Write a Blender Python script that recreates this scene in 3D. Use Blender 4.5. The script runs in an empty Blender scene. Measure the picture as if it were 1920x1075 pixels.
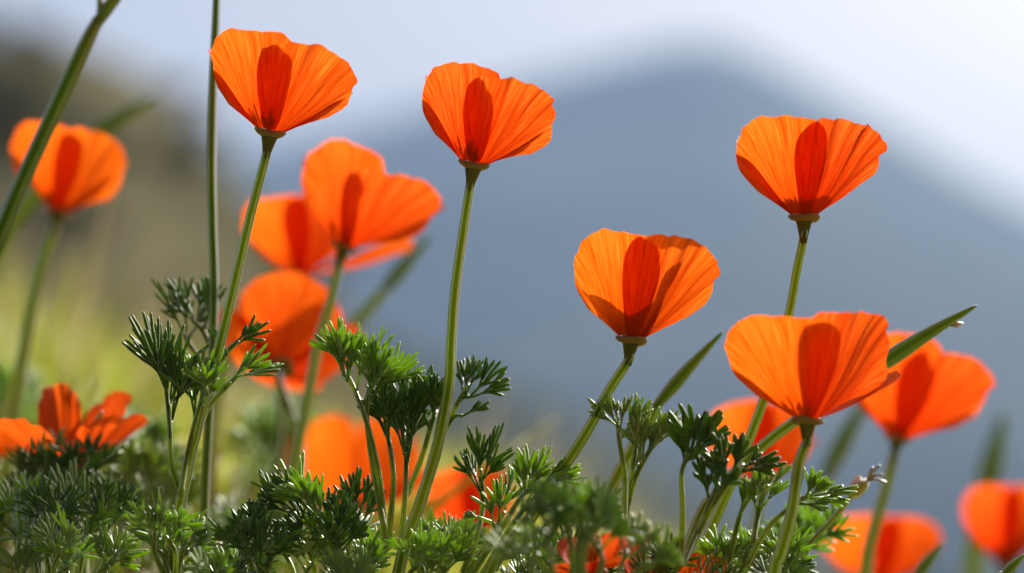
import bpy, math, random
import numpy as np
from mathutils import Vector, Matrix, noise

# ------------------------------------------------------------------ scene, camera, world, sun
S = bpy.context.scene
COL = S.collection
R = math.radians
CAM = Vector((0, 0, 0.12)); PITCH = R(6.0)
FWD = Vector((0, math.cos(PITCH), math.sin(PITCH)))
UP = Vector((0, -math.sin(PITCH), math.cos(PITCH)))
RIGHT = Vector((1, 0, 0))
K = 36.0 / 1920 / 100.0                      # tangent per photo pixel with a 100 mm lens
FOCUS = 0.83

cam_data = bpy.data.cameras.new('camera')
cam = bpy.data.objects.new('camera', cam_data); COL.objects.link(cam)
cam.location = CAM; cam.rotation_euler = (R(90) + PITCH, 0, 0)
cam_data.lens = 100; cam_data.sensor_width = 36
cam_data.clip_start = 0.02; cam_data.clip_end = 60000
cam_data.dof.use_dof = True; cam_data.dof.focus_distance = FOCUS; cam_data.dof.aperture_fstop = 4.8
S.camera = cam

SUN_EL, SUN_AZ = R(38), R(46)                # azimuth from +Y towards +X: behind the flowers, to the right
world = bpy.data.worlds.new('World'); S.world = world; world.use_nodes = True
wn = world.node_tree.nodes; wl = world.node_tree.links
bg = wn['Background']; bg.inputs['Strength'].default_value = 0.092
sky = wn.new('ShaderNodeTexSky'); sky.sky_type = 'NISHITA'; sky.sun_disc = False
sky.sun_elevation = SUN_EL; sky.sun_rotation = SUN_AZ
sky.air_density = 0.5; sky.dust_density = 8.0; sky.ozone_density = 0.0
wl.new(sky.outputs[0], bg.inputs[0])

sun_data = bpy.data.lights.new('sun', 'SUN'); sun_data.energy = 5.0; sun_data.angle = R(0.5)
sun_data.color = (1.0, 0.94, 0.84)
sun = bpy.data.objects.new('sun', sun_data); COL.objects.link(sun)
sdir = Vector((math.cos(SUN_EL) * math.sin(SUN_AZ), math.cos(SUN_EL) * math.cos(SUN_AZ), math.sin(SUN_EL)))
sun.rotation_euler = sdir.to_track_quat('Z', 'Y').to_euler()
sun.location = (2, 4, 5)

S.view_settings.view_transform = 'Standard'; S.view_settings.look = 'None'
S.view_settings.gamma = 1; S.view_settings.use_curve_mapping = False
S.view_settings.exposure = 0.92
S.render.engine = 'CYCLES'
S.cycles.use_denoising = True
S.cycles.max_bounces = 10; S.cycles.diffuse_bounces = 5; S.cycles.transmission_bounces = 6
S.cycles.volume_bounces = 0
S.cycles.sample_clamp_indirect = 6


def P(px, py, d=FOCUS):
    """the point seen at a photo pixel, d metres in front of the lens"""
    px = float(px); py = float(py); d = float(d)
    return CAM + d * (FWD + (px - 960) * K * RIGHT + (537.5 - py) * K * UP)


# ------------------------------------------------------------------ materials
def nodes_of(name):
    m = bpy.data.materials.new(name); m.use_nodes = True
    nt = m.node_tree; nt.nodes.clear()
    out = nt.nodes.new('ShaderNodeOutputMaterial')
    return m, nt, out

def add(nt, typ, **kw):
    n = nt.nodes.new(typ)
    for k, v in kw.items():
        if k.startswith('i_'):
            n.inputs[k[2:].replace('_', ' ')].default_value = v
        else:
            setattr(n, k, v)
    return n

def ramp(nt, fac, stops):
    r = nt.nodes.new('ShaderNodeValToRGB'); e = r.color_ramp.elements
    while len(e) < len(stops): e.new(0.5)
    for el, (p, c) in zip(e, stops):
        el.position = p; el.color = (*c, 1)
    nt.links.new(fac, r.inputs[0]); return r.outputs[0]

def mixc(nt, fac, a, b, mode='MIX'):
    n = nt.nodes.new('ShaderNodeMix'); n.data_type = 'RGBA'; n.blend_type = mode
    for sock, v in ((n.inputs[0], fac), (n.inputs[6], a), (n.inputs[7], b)):
        if hasattr(v, 'links'): nt.links.new(v, sock)
        elif isinstance(v, (int, float)): sock.default_value = v
        else: sock.default_value = (*v, 1)
    return n.outputs[2]

def leafy(nt, out, col_r, col_t, trans, gloss_rough, gloss, bump=None):
    """thin plant tissue: reflected light, light let through, a waxy gloss"""
    L = nt.links
    d = add(nt, 'ShaderNodeBsdfDiffuse'); t = add(nt, 'ShaderNodeBsdfTranslucent')
    g = add(nt, 'ShaderNodeBsdfGlossy', i_Roughness=gloss_rough)
    for n, c in ((d, col_r), (t, col_t)):
        if hasattr(c, 'links'): L.new(c, n.inputs['Color'])
        else: n.inputs['Color'].default_value = (*c, 1)
    m1 = add(nt, 'ShaderNodeMixShader'); m1.inputs[0].default_value = trans
    L.new(d.outputs[0], m1.inputs[1]); L.new(t.outputs[0], m1.inputs[2])
    fr = add(nt, 'ShaderNodeFresnel', i_IOR=1.4)
    mu = add(nt, 'ShaderNodeMath', operation='MULTIPLY'); L.new(fr.outputs[0], mu.inputs[0]); mu.inputs[1].default_value = gloss
    m2 = add(nt, 'ShaderNodeMixShader'); L.new(mu.outputs[0], m2.inputs[0])
    L.new(m1.outputs[0], m2.inputs[1]); L.new(g.outputs[0], m2.inputs[2])
    if bump:
        for n in (d, t, g, fr): L.new(bump, n.inputs['Normal'])
    L.new(m2.outputs[0], out.inputs[0])

def petal_material():
    m, nt, out = nodes_of('poppy_petal'); L = nt.links
    uv = add(nt, 'ShaderNodeUVMap')
    mp = add(nt, 'ShaderNodeMapping'); mp.inputs['Scale'].default_value = (26, 1.6, 1)
    L.new(uv.outputs[0], mp.inputs[0])
    n1 = add(nt, 'ShaderNodeTexNoise', i_Scale=1.0, i_Detail=4.0, i_Roughness=0.6); L.new(mp.outputs[0], n1.inputs[0])
    mp2 = add(nt, 'ShaderNodeMapping'); mp2.inputs['Scale'].default_value = (90, 3, 1)
    L.new(uv.outputs[0], mp2.inputs[0])
    n2 = add(nt, 'ShaderNodeTexNoise', i_Scale=1.0, i_Detail=2.0); L.new(mp2.outputs[0], n2.inputs[0])
    info = add(nt, 'ShaderNodeObjectInfo')
    sepv = add(nt, 'ShaderNodeSeparateXYZ'); L.new(uv.outputs[0], sepv.inputs[0])
    foot = ramp(nt, sepv.outputs[1], [(0.0, (0.78, 0.34, 0.2)), (0.45, (0.92, 0.70, 0.6)), (0.85, (1, 1, 1)), (1.0, (1, 1.0, 1.0))])
    vein = mixc(nt, 0.5, n1.outputs[0], n2.outputs[0])
    ct = ramp(nt, vein, [(0.38, (0.56, 0.052, 0.002)), (0.5, (0.69, 0.094, 0.005)), (0.62, (0.80, 0.150, 0.014))])
    cr = ramp(nt, vein, [(0.36, (0.52, 0.040, 0.003)), (0.64, (0.64, 0.075, 0.006))])
    hs = add(nt, 'ShaderNodeHueSaturation')
    mr = add(nt, 'ShaderNodeMapRange'); L.new(info.outputs['Random'], mr.inputs[0])
    mr.inputs[3].default_value = 0.494; mr.inputs[4].default_value = 0.506
    L.new(mr.outputs[0], hs.inputs['Hue']); ct = mixc(nt, 1.0, ct, foot, 'MULTIPLY'); L.new(ct, hs.inputs['Color'])
    bm = add(nt, 'ShaderNodeBump', i_Strength=0.35, i_Distance=0.0004); L.new(vein, bm.inputs['Height'])
    leafy(nt, out, cr, hs.outputs[0], 0.62, 0.5, 0.02, bm.outputs[0])
    return m

def stem_material(name, dark, light, trans=0.15):
    m, nt, out = nodes_of(name); L = nt.links
    uv = add(nt, 'ShaderNodeUVMap'); sep = add(nt, 'ShaderNodeSeparateXYZ'); L.new(uv.outputs[0], sep.inputs[0])
    mu = add(nt, 'ShaderNodeMath', operation='MULTIPLY'); L.new(sep.outputs[0], mu.inputs[0]); mu.inputs[1].default_value = 2 * math.pi * 6
    si = add(nt, 'ShaderNodeMath', operation='COSINE'); L.new(mu.outputs[0], si.inputs[0])
    geo = add(nt, 'ShaderNodeTexCoord')
    n = add(nt, 'ShaderNodeTexNoise', i_Scale=60.0, i_Detail=3.0); L.new(geo.outputs['Object'], n.inputs[0])
    stripe = ramp(nt, si.outputs[0], [(0.35, dark), (0.95, light)])
    c = mixc(nt, 0.35, stripe, n.outputs['Fac'], 'OVERLAY')
    big = add(nt, 'ShaderNodeTexNoise', i_Scale=22.0, i_Detail=2.0); L.new(geo.outputs['Object'], big.inputs[0])
    red = ramp(nt, big.outputs[0], [(0.5, (0, 0, 0)), (0.75, (0.55, 0.55, 0.55))])
    c = mixc(nt, red, c, (0.26, 0.13, 0.03))
    ct = mixc(nt, 0.6, c, (0.50, 0.60, 0.08))
    leafy(nt, out, c, ct, trans, 0.4, 0.35)
    return m

def leaf_material(name, a, b, tr, tip, trans=0.5, gloss=0.32, rough=0.55):
    m, nt, out = nodes_of(name); L = nt.links
    uv = add(nt, 'ShaderNodeUVMap'); sep = add(nt, 'ShaderNodeSeparateXYZ'); L.new(uv.outputs[0], sep.inputs[0])
    geo = add(nt, 'ShaderNodeTexCoord')
    n = add(nt, 'ShaderNodeTexNoise', i_Scale=120.0, i_Detail=3.0); L.new(geo.outputs['Object'], n.inputs[0])
    c = ramp(nt, n.outputs[0], [(0.3, a), (0.7, b)])
    tipf = ramp(nt, sep.outputs[1], [(0.93, (0, 0, 0)), (1.0, (1, 1, 1))])
    c2 = mixc(nt, tipf, c, tip)
    t2 = mixc(nt, tipf, tr, tip)
    bm = add(nt, 'ShaderNodeBump', i_Strength=0.3, i_Distance=0.0003); L.new(n.outputs[0], bm.inputs['Height'])
    leafy(nt, out, c2, t2, trans, rough, gloss, bm.outputs[0])
    return m

def plain_leafy(name, a, b, scale, trans=0.2, gloss=0.6, rough=0.45):
    m, nt, out = nodes_of(name)
    geo = add(nt, 'ShaderNodeTexCoord')
    n = add(nt, 'ShaderNodeTexNoise', i_Scale=scale, i_Detail=4.0); nt.links.new(geo.outputs['Object'], n.inputs[0])
    c = ramp(nt, n.outputs[0], [(0.3, a), (0.7, b)])
    leafy(nt, out, c, c, trans, rough, gloss)
    return m

def earth_material(name, stops, scale, detail=8):
    m, nt, out = nodes_of(name); L = nt.links
    geo = add(nt, 'ShaderNodeTexCoord')
    n = add(nt, 'ShaderNodeTexNoise', i_Scale=scale, i_Detail=detail, i_Roughness=0.6); L.new(geo.outputs['Object'], n.inputs[0])
    c = ramp(nt, n.outputs[0], stops)
    b = add(nt, 'ShaderNodeBsdfPrincipled', i_Roughness=0.9); b.inputs['Specular IOR Level'].default_value = 0.0; L.new(c, b.inputs['Base Color'])
    bm = add(nt, 'ShaderNodeBump', i_Strength=0.5, i_Distance=0.3 / scale); L.new(n.outputs[0], bm.inputs['Height'])
    L.new(bm.outputs[0], b.inputs['Normal']); L.new(b.outputs[0], out.inputs[0])
    return m

M = {}
M['petal'] = petal_material()
M['stem'] = stem_material('ribbed_stem', (0.075, 0.135, 0.012), (0.58, 0.62, 0.12), 0.5)
M['stem_dark'] = stem_material('dark_ribbed_stem', (0.045, 0.10, 0.01), (0.22, 0.32, 0.04), 0.3)
M['pod'] = stem_material('seed_pod_skin', (0.06, 0.14, 0.014), (0.24, 0.34, 0.05), 0.35)
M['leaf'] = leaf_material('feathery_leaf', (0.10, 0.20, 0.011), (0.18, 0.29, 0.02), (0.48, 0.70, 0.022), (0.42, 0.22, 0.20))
M['leaf_dark_shaded'] = leaf_material('dark_shaded_feathery_leaf', (0.044, 0.102, 0.008), (0.075, 0.15, 0.013), (0.22, 0.38, 0.01), (0.12, 0.08, 0.05), 0.36, 0.2, 0.55)  # darker copy of the leaf green, shade on the fronds put into the colour
M['leaf_pale_sunlit'] = leaf_material('pale_sunlit_feathery_leaf', (0.15, 0.22, 0.045), (0.25, 0.33, 0.08), (0.42, 0.58, 0.06), (0.55, 0.36, 0.34), 0.42, 0.25, 0.55)  # lighter copy of the leaf green, sunlight on bright fronds put into the colour
M['receptacle'] = plain_leafy('receptacle_skin', (0.10, 0.11, 0.018), (0.20, 0.15, 0.03), 300, 0.3)
M['flange'] = plain_leafy('receptacle_rim', (0.42, 0.27, 0.06), (0.52, 0.25, 0.09), 400, 0.5)
M['stamen'] = plain_leafy('stamen_orange', (0.55, 0.20, 0.01), (0.7, 0.35, 0.02), 500, 0.2, 0.2)
M['bud'] = plain_leafy('yellow_bud', (0.42, 0.34, 0.03), (0.55, 0.42, 0.10), 300, 0.3)
M['husk'] = plain_leafy('dry_husk', (0.20, 0.09, 0.03), (0.36, 0.22, 0.10), 300, 0.2)
M['husk_white'] = plain_leafy('withered_petal', (0.62, 0.36, 0.27), (0.75, 0.55, 0.45), 300, 0.4)
M['grass'] = plain_leafy('meadow_blade', (0.25, 0.32, 0.03), (0.50, 0.48, 0.07), 3.0, 0.55, 0.15)
M['straw'] = plain_leafy('dry_blade', (0.30, 0.23, 0.12), (0.50, 0.40, 0.24), 3.0, 0.4, 0.2)
M['soil'] = earth_material('meadow_soil', [(0.3, (0.09, 0.10, 0.03)), (0.55, (0.14, 0.15, 0.04)), (0.75, (0.22, 0.18, 0.09))], 2.0)
M['hill'] = earth_material('hill_scrub', [(0.35, (0.026, 0.030, 0.016)), (0.5, (0.062, 0.058, 0.033)), (0.68, (0.125, 0.115, 0.065))], 0.05)
M['ridge'] = earth_material('ridge_forest', [(0.35, (0.020, 0.026, 0.017)), (0.65, (0.042, 0.045, 0.030))], 0.01)
M['mountain'] = earth_material('mountain_forest', [(0.38, (0.006, 0.012, 0.012)), (0.62, (0.058, 0.064, 0.050))], 0.0016)


# ------------------------------------------------------------------ object helpers
def thing(name, label, cat, loc, group=None):
    o = bpy.data.objects.new(name, None); COL.objects.link(o)
    o.empty_display_size = 0.01
    o.location = loc; o['label'] = label; o['category'] = cat
    if group: o['group'] = group
    return o

class MB:
    """collects vertices, faces and uv pairs for ONE mesh"""
    def __init__(self): self.v = []; self.f = []; self.uv = []
    def add(self, v, f, uv):
        b = len(self.v); self.v += v; self.uv += uv
        self.f += [tuple(i + b for i in q) for q in f]
    def build(self, name, mat, parent=None, origin=None, kind=None, smooth=True):
        if origin is None:
            origin = Vector((0, 0, 0))
            p = parent
            while p is not None: origin = origin + p.location; p = p.parent
        me = bpy.data.meshes.new(name)
        me.from_pydata([(a[0] - origin[0], a[1] - origin[1], a[2] - origin[2]) for a in self.v], [], self.f)
        if self.uv:
            lay = me.uv_layers.new(name='UVMap')
            idx = np.empty(len(me.loops), dtype=np.int32); me.loops.foreach_get('vertex_index', idx)
            lay.data.foreach_set('uv', np.array(self.uv, dtype=np.float32)[idx].ravel())
        if smooth: me.polygons.foreach_set('use_smooth', [True] * len(me.polygons))
        me.materials.append(mat)
        o = bpy.data.objects.new(name, me); COL.objects.link(o)
        if parent is not None: o.parent = parent
        else: o.location = origin
        if kind: o['kind'] = kind
        return o
    def strand(self, pts, wid, thk, N, sides=6, vrange=(0, 1), closed=True):
        """a flattened tapering strand along pts"""
        n = len(pts); v = []; uv = []; f = []
        for i, p in enumerate(pts):
            T = (pts[min(i + 1, n - 1)] - pts[max(i - 1, 0)]).normalized()
            Sd = T.cross(N)
            if Sd.length < 1e-6: Sd = T.orthogonal()
            Sd.normalize(); Nn = Sd.cross(T)
            t = i / (n - 1)
            for k in range(sides):
                a = 2 * math.pi * k / sides
                q = p + Sd * (math.cos(a) * wid[i]) + Nn * (math.sin(a) * thk[i])
                v.append((q.x, q.y, q.z)); uv.append((k / sides, vrange[0] + (vrange[1] - vrange[0]) * t))
        for i in range(n - 1):
            for k in range(sides):
                k2 = (k + 1) % sides
                f.append((i * sides + k, i * sides + k2, (i + 1) * sides + k2, (i + 1) * sides + k))
        if closed:
            f.append(tuple(range(sides - 1, -1, -1))); f.append(tuple((n - 1) * sides + k for k in range(sides)))
        self.add(v, f, uv)

def spline(pts, n):
    """Catmull-Rom through pts, n samples per span"""
    q = [pts[0] * 2 - pts[1]] + list(pts) + [pts[-1] * 2 - pts[-2]]
    out = []
    for i in range(1, len(q) - 2):
        a, b, c, d = q[i - 1], q[i], q[i + 1], q[i + 2]
        for k in range(n):
            t = k / n
            out.append(0.5 * ((2 * b) + (c - a) * t + (2 * a - 5 * b + 4 * c - d) * t * t + (3 * b - a - 3 * c + d) * t ** 3))
    out.append(pts[-1]); return out

def ribbed_tube(pts, rad, ribs=6, depth=0.16, per=7):
    """a round stem with lengthwise ribs"""
    mb = MB(); n = len(pts); sides = ribs * per; ref = Vector((0, -1, 0.1))
    v = []; uv = []; f = []
    for i, p in enumerate(pts):
        T = (pts[min(i + 1, n - 1)] - pts[max(i - 1, 0)]).normalized()
        X = T.cross(ref).normalized(); Y = X.cross(T)
        for k in range(sides + 1):
            a = 2 * math.pi * k / sides
            r = rad[i] * (1 + depth * (0.5 * math.cos(a * ribs)))
            q = p + X * (math.cos(a) * r) + Y * (math.sin(a) * r)
            v.append((q.x, q.y, q.z)); uv.append((k / sides, i / (n - 1)))
    w = sides + 1
    for i in range(n - 1):
        for k in range(sides):
            f.append((i * w + k, i * w + k + 1, (i + 1) * w + k + 1, (i + 1) * w + k))
    f.append(tuple(range(sides - 1, -1, -1))); f.append(tuple((n - 1) * w + k for k in range(sides)))
    mb.add(v, f, uv); return mb

# ------------------------------------------------------------------ terrain
def fbm(x, y, s, o=4): return noise.fractal(Vector((x * s, y * s, 3.7)), 1.0, 2.0, o)

def sstep(a, b, x):
    t = min(1, max(0, (x - a) / (b - a))); return t * t * (3 - 2 * t)

def ground_z(x, y):
    """the meadow: level under the poppies, a bank rising behind them on the left, the land falling away on the right"""
    yy = max(y, 0.0)
    t = x / max(yy, 0.6)
    pts = [(-0.6, 0.20), (-0.18, 0.105), (-0.0675, 0.075), (0.0, 0.040), (0.08, 0.0), (0.18, -0.05), (0.6, -0.10)]
    g = pts[0][1] if t < pts[0][0] else pts[-1][1]
    for (a, ga), (b, gb) in zip(pts, pts[1:]):
        if a <= t <= b: g = ga + (gb - ga) * (t - a) / (b - a)
    run = max(0.0, min(yy, 7.0) - 0.8)
    z = 0.03 + run * g
    r = math.hypot(x, y)
    fall = sstep(7.5, 60, r)
    z = z * (1 - fall) + (-9.0) * fall
    z += 0.012 * fbm(x, y, 3.0) * min(1, r) + 0.25 * fbm(x, y, 0.05) * sstep(10, 60, r)
    return z

def build_ground():
    mb = MB(); v = []; f = []; nA = 160
    radii = [0.0] + [0.12 * 1.09 ** i for i in range(150)]
    radii = [r for r in radii if r < 30000] + [30000]
    v.append((0, 0, ground_z(0, 0)))
    for r in radii[1:]:
        for k in range(nA):
            a = 2 * math.pi * k / nA; x = r * math.sin(a); y = r * math.cos(a)
            v.append((x, y, ground_z(x, y)))
    for k in range(nA): f.append((0, 1 + (k + 1) % nA, 1 + k))
    for i in range(len(radii) - 2):
        for k in range(nA):
            k2 = (k + 1) % nA
            f.append((1 + i * nA + k, 1 + i * nA + k2, 1 + (i + 1) * nA + k2, 1 + (i + 1) * nA + k))
    mb.add(v, f, []); o = mb.build('ground', M['soil'], None, Vector((0, 0, 0)), 'structure')
    return o
build_ground()

def landform(name, dist, crest, mat, foot, back, rough, base=-12.0, nx=220, ny=50):
    """a hill or mountain with its own crest height along the view, foot in front and a far side behind"""
    xs = [c[0] for c in crest]
    x0, x1 = xs[0], xs[-1]
    mb = MB(); v = []; f = []
    for j in range(ny + 1):
        q = j / ny
        for i in range(nx + 1):
            px = x0 + (x1 - x0) * i / nx
            py = np.interp(px, xs, [c[1] for c in crest])
            top = P(px, py, dist).z
            t = (q - 0.45) / (0.45 if q < 0.45 else 0.55)
            d = dist + (foot if t < 0 else back) * t
            x = (px - 960) * K * dist * (1 + 0.25 * (d / dist - 1)); y = d
            h = (1 - abs(t)) ** 1.15
            edge = sstep(0, 0.08, i / nx) * sstep(0, 0.08, 1 - i / nx)
            z = base + (top - base) * h * edge
            n = fbm(x, y, 3.0 / dist, 6)
            z += n * rough * (top - base) * (0.25 + abs(t)) * edge * (1 - 0.8 * max(0, 1 - abs(t) * 4))
            v.append((x, y, z))
    w = nx + 1
    for j in range(ny):
        for i in range(nx): f.append((j * w + i, j * w + i + 1, (j + 1) * w + i + 1, (j + 1) * w + i))
    mb.add(v, f, []); return mb.build(name, mat, None, Vector((0, dist, 0)), 'structure')

landform('mountain', 4200, [(-2600, 760), (-1500, 560), (-700, 420), (0, 330), (300, 290), (520, 245), (700, 205), (860, 160), (1000, 122), (1120, 92),
         (1230, 62), (1310, 46), (1380, 60), (1460, 100), (1570, 168), (1690, 236), (1810, 312), (1920, 375), (2150, 480), (2600, 640), (3400, 800), (4300, 900)],
         M['mountain'], 2300, 3000, 0.10, -20)
landform('far_ridge', 950, [(-2400, 420), (-800, 520), (0, 560), (400, 610), (700, 640), (900, 690), (1100, 780), (1300, 920), (1500, 1060), (1800, 1100), (2600, 1130), (3600, 1150)],
         M['ridge'], 550, 500, 0.12)
landform('hillside', 150, [(-1600, -420), (-700, -130), (-250, -10), (0, 25), (150, 50), (270, 105), (380, 215), (490, 370), (600, 520), (700, 670), (800, 830), (1000, 960), (1400, 1100), (2000, 1140)],
         M['hill'], 85, 120, 0.14, -10)

# scrub growing over the hillside: nobody could count it
def scrub():
    rnd = random.Random(5); mb = MB()
    hill = bpy.data.objects['hillside']; vs = [hill.location + v.co for v in hill.data.vertices]
    for _ in range(420):
        p = rnd.choice(vs)
        if p.z < -4 or p.y > 160: continue
        s = rnd.uniform(0.6, 2.0); v = []; f = []
        for k in range(26):
            a = Vector((rnd.gauss(0, 1), rnd.gauss(0, 1), abs(rnd.gauss(0, .8)))).normalized() * s * rnd.uniform(.6, 1)
            c = p + a; u = Vector((rnd.gauss(0, 1), rnd.gauss(0, 1), rnd.gauss(0, 1))).normalized() * s * .42
            w = u.orthogonal().normalized() * s * .35; b = len(v)
            v += [tuple(c - u), tuple(c + w), tuple(c + u), tuple(c - w)]; f.append((b, b + 1, b + 2, b + 3))
        mb.add(v, f, [])
    mb.build('scrub', M['hill'], None, Vector((0, 150, 0)), 'stuff', False)
scrub()

# the air between here and the mountain
def haze():
    x, y0, y1, z0, z1 = 6000, -300, 7300, -40, 880
    v = [(-x, y0, z0), (x, y0, z0), (x, y1, z0), (-x, y1, z0), (-x, y0, z1), (x, y0, z1), (x, y1, z1), (-x, y1, z1)]
    f = [(0, 3, 2, 1), (4, 5, 6, 7), (0, 1, 5, 4), (1, 2, 6, 5), (2, 3, 7, 6), (3, 0, 4, 7)]
    m, nt, out = nodes_of('haze_air')
    pv = add(nt, 'ShaderNodeVolumePrincipled', i_Density=1.38e-4, i_Anisotropy=0.1); pv.inputs['Color'].default_value = (0.37, 0.56, 0.88, 1)
    nt.links.new(pv.outputs[0], out.inputs['Volume'])
    mb = MB(); mb.add(v, f, []); o = mb.build('haze', m, None, Vector((0, 0, 0)), 'stuff', False)
haze()


# ------------------------------------------------------------------ poppies
def flower_frame(px, py, d, lean, tilt):
    Z = (math.cos(R(tilt)) * (math.sin(R(lean)) * RIGHT + math.cos(R(lean)) * UP) - math.sin(R(tilt)) * FWD).normalized()
    Y = (FWD - Z * FWD.dot(Z)).normalized(); X = Y.cross(Z)
    return P(px, py, d), X, Y, Z

def petal_mesh(fr, az, half, length, opening, seed, dr=0.0, flare=16, cup=12, edge=0.0, skew=0.0, pleat=1.0, cl=0.5, cr=0.5, curl=0.0, half_l=None, half_r=None, side=17, nu=44, nv=26):
    O, X, Y, Z = fr; rnd = random.Random(seed)
    N = 60; ss = [0.0]; rr = [0.0031 + dr]; zz = [0.0]
    for i in range(N):
        v = (i + .5) / N
        th = R(opening + cup * (1 - v) ** 2.2 - 5 * math.sin(math.pi * v) + flare * max(0, v - 0.55) ** 1.6 / 0.45 ** 1.6)
        ds = 1.08 * length / N
        ss.append(ss[-1] + ds); rr.append(rr[-1] + math.sin(th) * ds); zz.append(zz[-1] + math.cos(th) * ds)
    ph = [rnd.uniform(0, 6.28) for _ in range(10)]
    v_ = []; uv = []; f = []
    for j in range(nv + 1):
        vv = j / nv
        for i in range(nu + 1):
            u = -1 + 2 * i / nu
            au = abs(u)
            rim = length * (1 - (cr if u > 0 else cl) * ((1 - math.sqrt(max(0, 1 - min(1, au) ** 2))) if (cr if u > 0 else cl) > .3 else au ** 5) + skew * u
                            + 0.010 * math.sin(6 * u + ph[0]) + 0.006 * math.sin(17 * u + ph[1]) + 0.0035 * math.sin(33 * u + ph[2]) + 0.002 * math.sin(61 * u + ph[7]))
            s = vv * rim
            r = float(np.interp(s, ss, rr)); z = float(np.interp(s, ss, zz))
            # rounded shoulders: the fan closes in a little towards the corners
            a = R(az) + u * R((half_r if u > 0 else half_l) or half) * (1 - 0.10 * vv ** 4 * au ** 3)
            dl = R(side) * au ** 2 * (vv ** .6) if (cr if u > 0 else cl) > .3 else 0.0
            r, z = r * math.cos(dl) + z * math.sin(dl), z * math.cos(dl) - r * math.sin(dl)
            pl = pleat * (vv ** 1.4) * length * (0.010 * math.sin(5 * u + ph[3]) + 0.006 * math.sin(13 * u + ph[4]) + 0.0045 * math.sin(25 * u + ph[5] + vv)
                                               + 0.0022 * math.sin(47 * u + ph[8]))
            ru = pleat * vv ** 5 * length * (0.010 * math.sin(8 * u + ph[6]) + 0.005 * math.sin(23 * u + ph[9]))
            ed = edge * vv * length * au ** 5
            cu = curl * length * max(0, vv - .75) ** 2 / .0625
            dn = pl + ru + ed + cu
            r2 = r + dn * 0.8; z2 = z - dn * 0.5
            q = O + X * (math.sin(a) * r2) - Y * (math.cos(a) * r2) + Z * (z2 + dr * 0.2)
            v_.append((q.x, q.y, q.z)); uv.append((i / nu, vv))
    w = nu + 1
    for j in range(nv):
        for i in range(nu): f.append((j * w + i, j * w + i + 1, (j + 1) * w + i + 1, (j + 1) * w + i))
    mb = MB(); mb.add(v_, f, uv); return mb

def lathe(fr, prof, n=28, wob=0.0, seed=0):
    O, X, Y, Z = fr; rnd = random.Random(seed); p0 = rnd.uniform(0, 6)
    v = []; f = []; m = len(prof)
    for r, z in prof:
        for k in range(n):
            a = 2 * math.pi * k / n
            zz = z + wob * r * r / 0.0047 * math.sin(2 * a + p0)
            q = O + X * (math.cos(a) * r) + Y * (math.sin(a) * r) + Z * zz
            v.append((q.x, q.y, q.z))
    for i in range(m - 1):
        for k in range(n):
            k2 = (k + 1) % n; f.append((i * n + k, i * n + k2, (i + 1) * n + k2, (i + 1) * n + k))
    f.append(tuple(range(n - 1, -1, -1))); f.append(tuple((m - 1) * n + k for k in range(n)))
    mb = MB(); mb.add(v, f, []); return mb

def to_ground(pts):
    """carry a stem from its lowest seen point on down to the soil"""
    a, b = pts[-2], pts[-1]
    d = (b - a).normalized(); d = (d + Vector((0, 0, -0.7))).normalized()
    z = ground_z(b.x, b.y)
    if b.z - z < 0.004: return pts
    steps = (b.z - z + 0.006) / max(0.2, -d.z)
    return pts + [b + d * steps * .5, b + d * steps]

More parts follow.
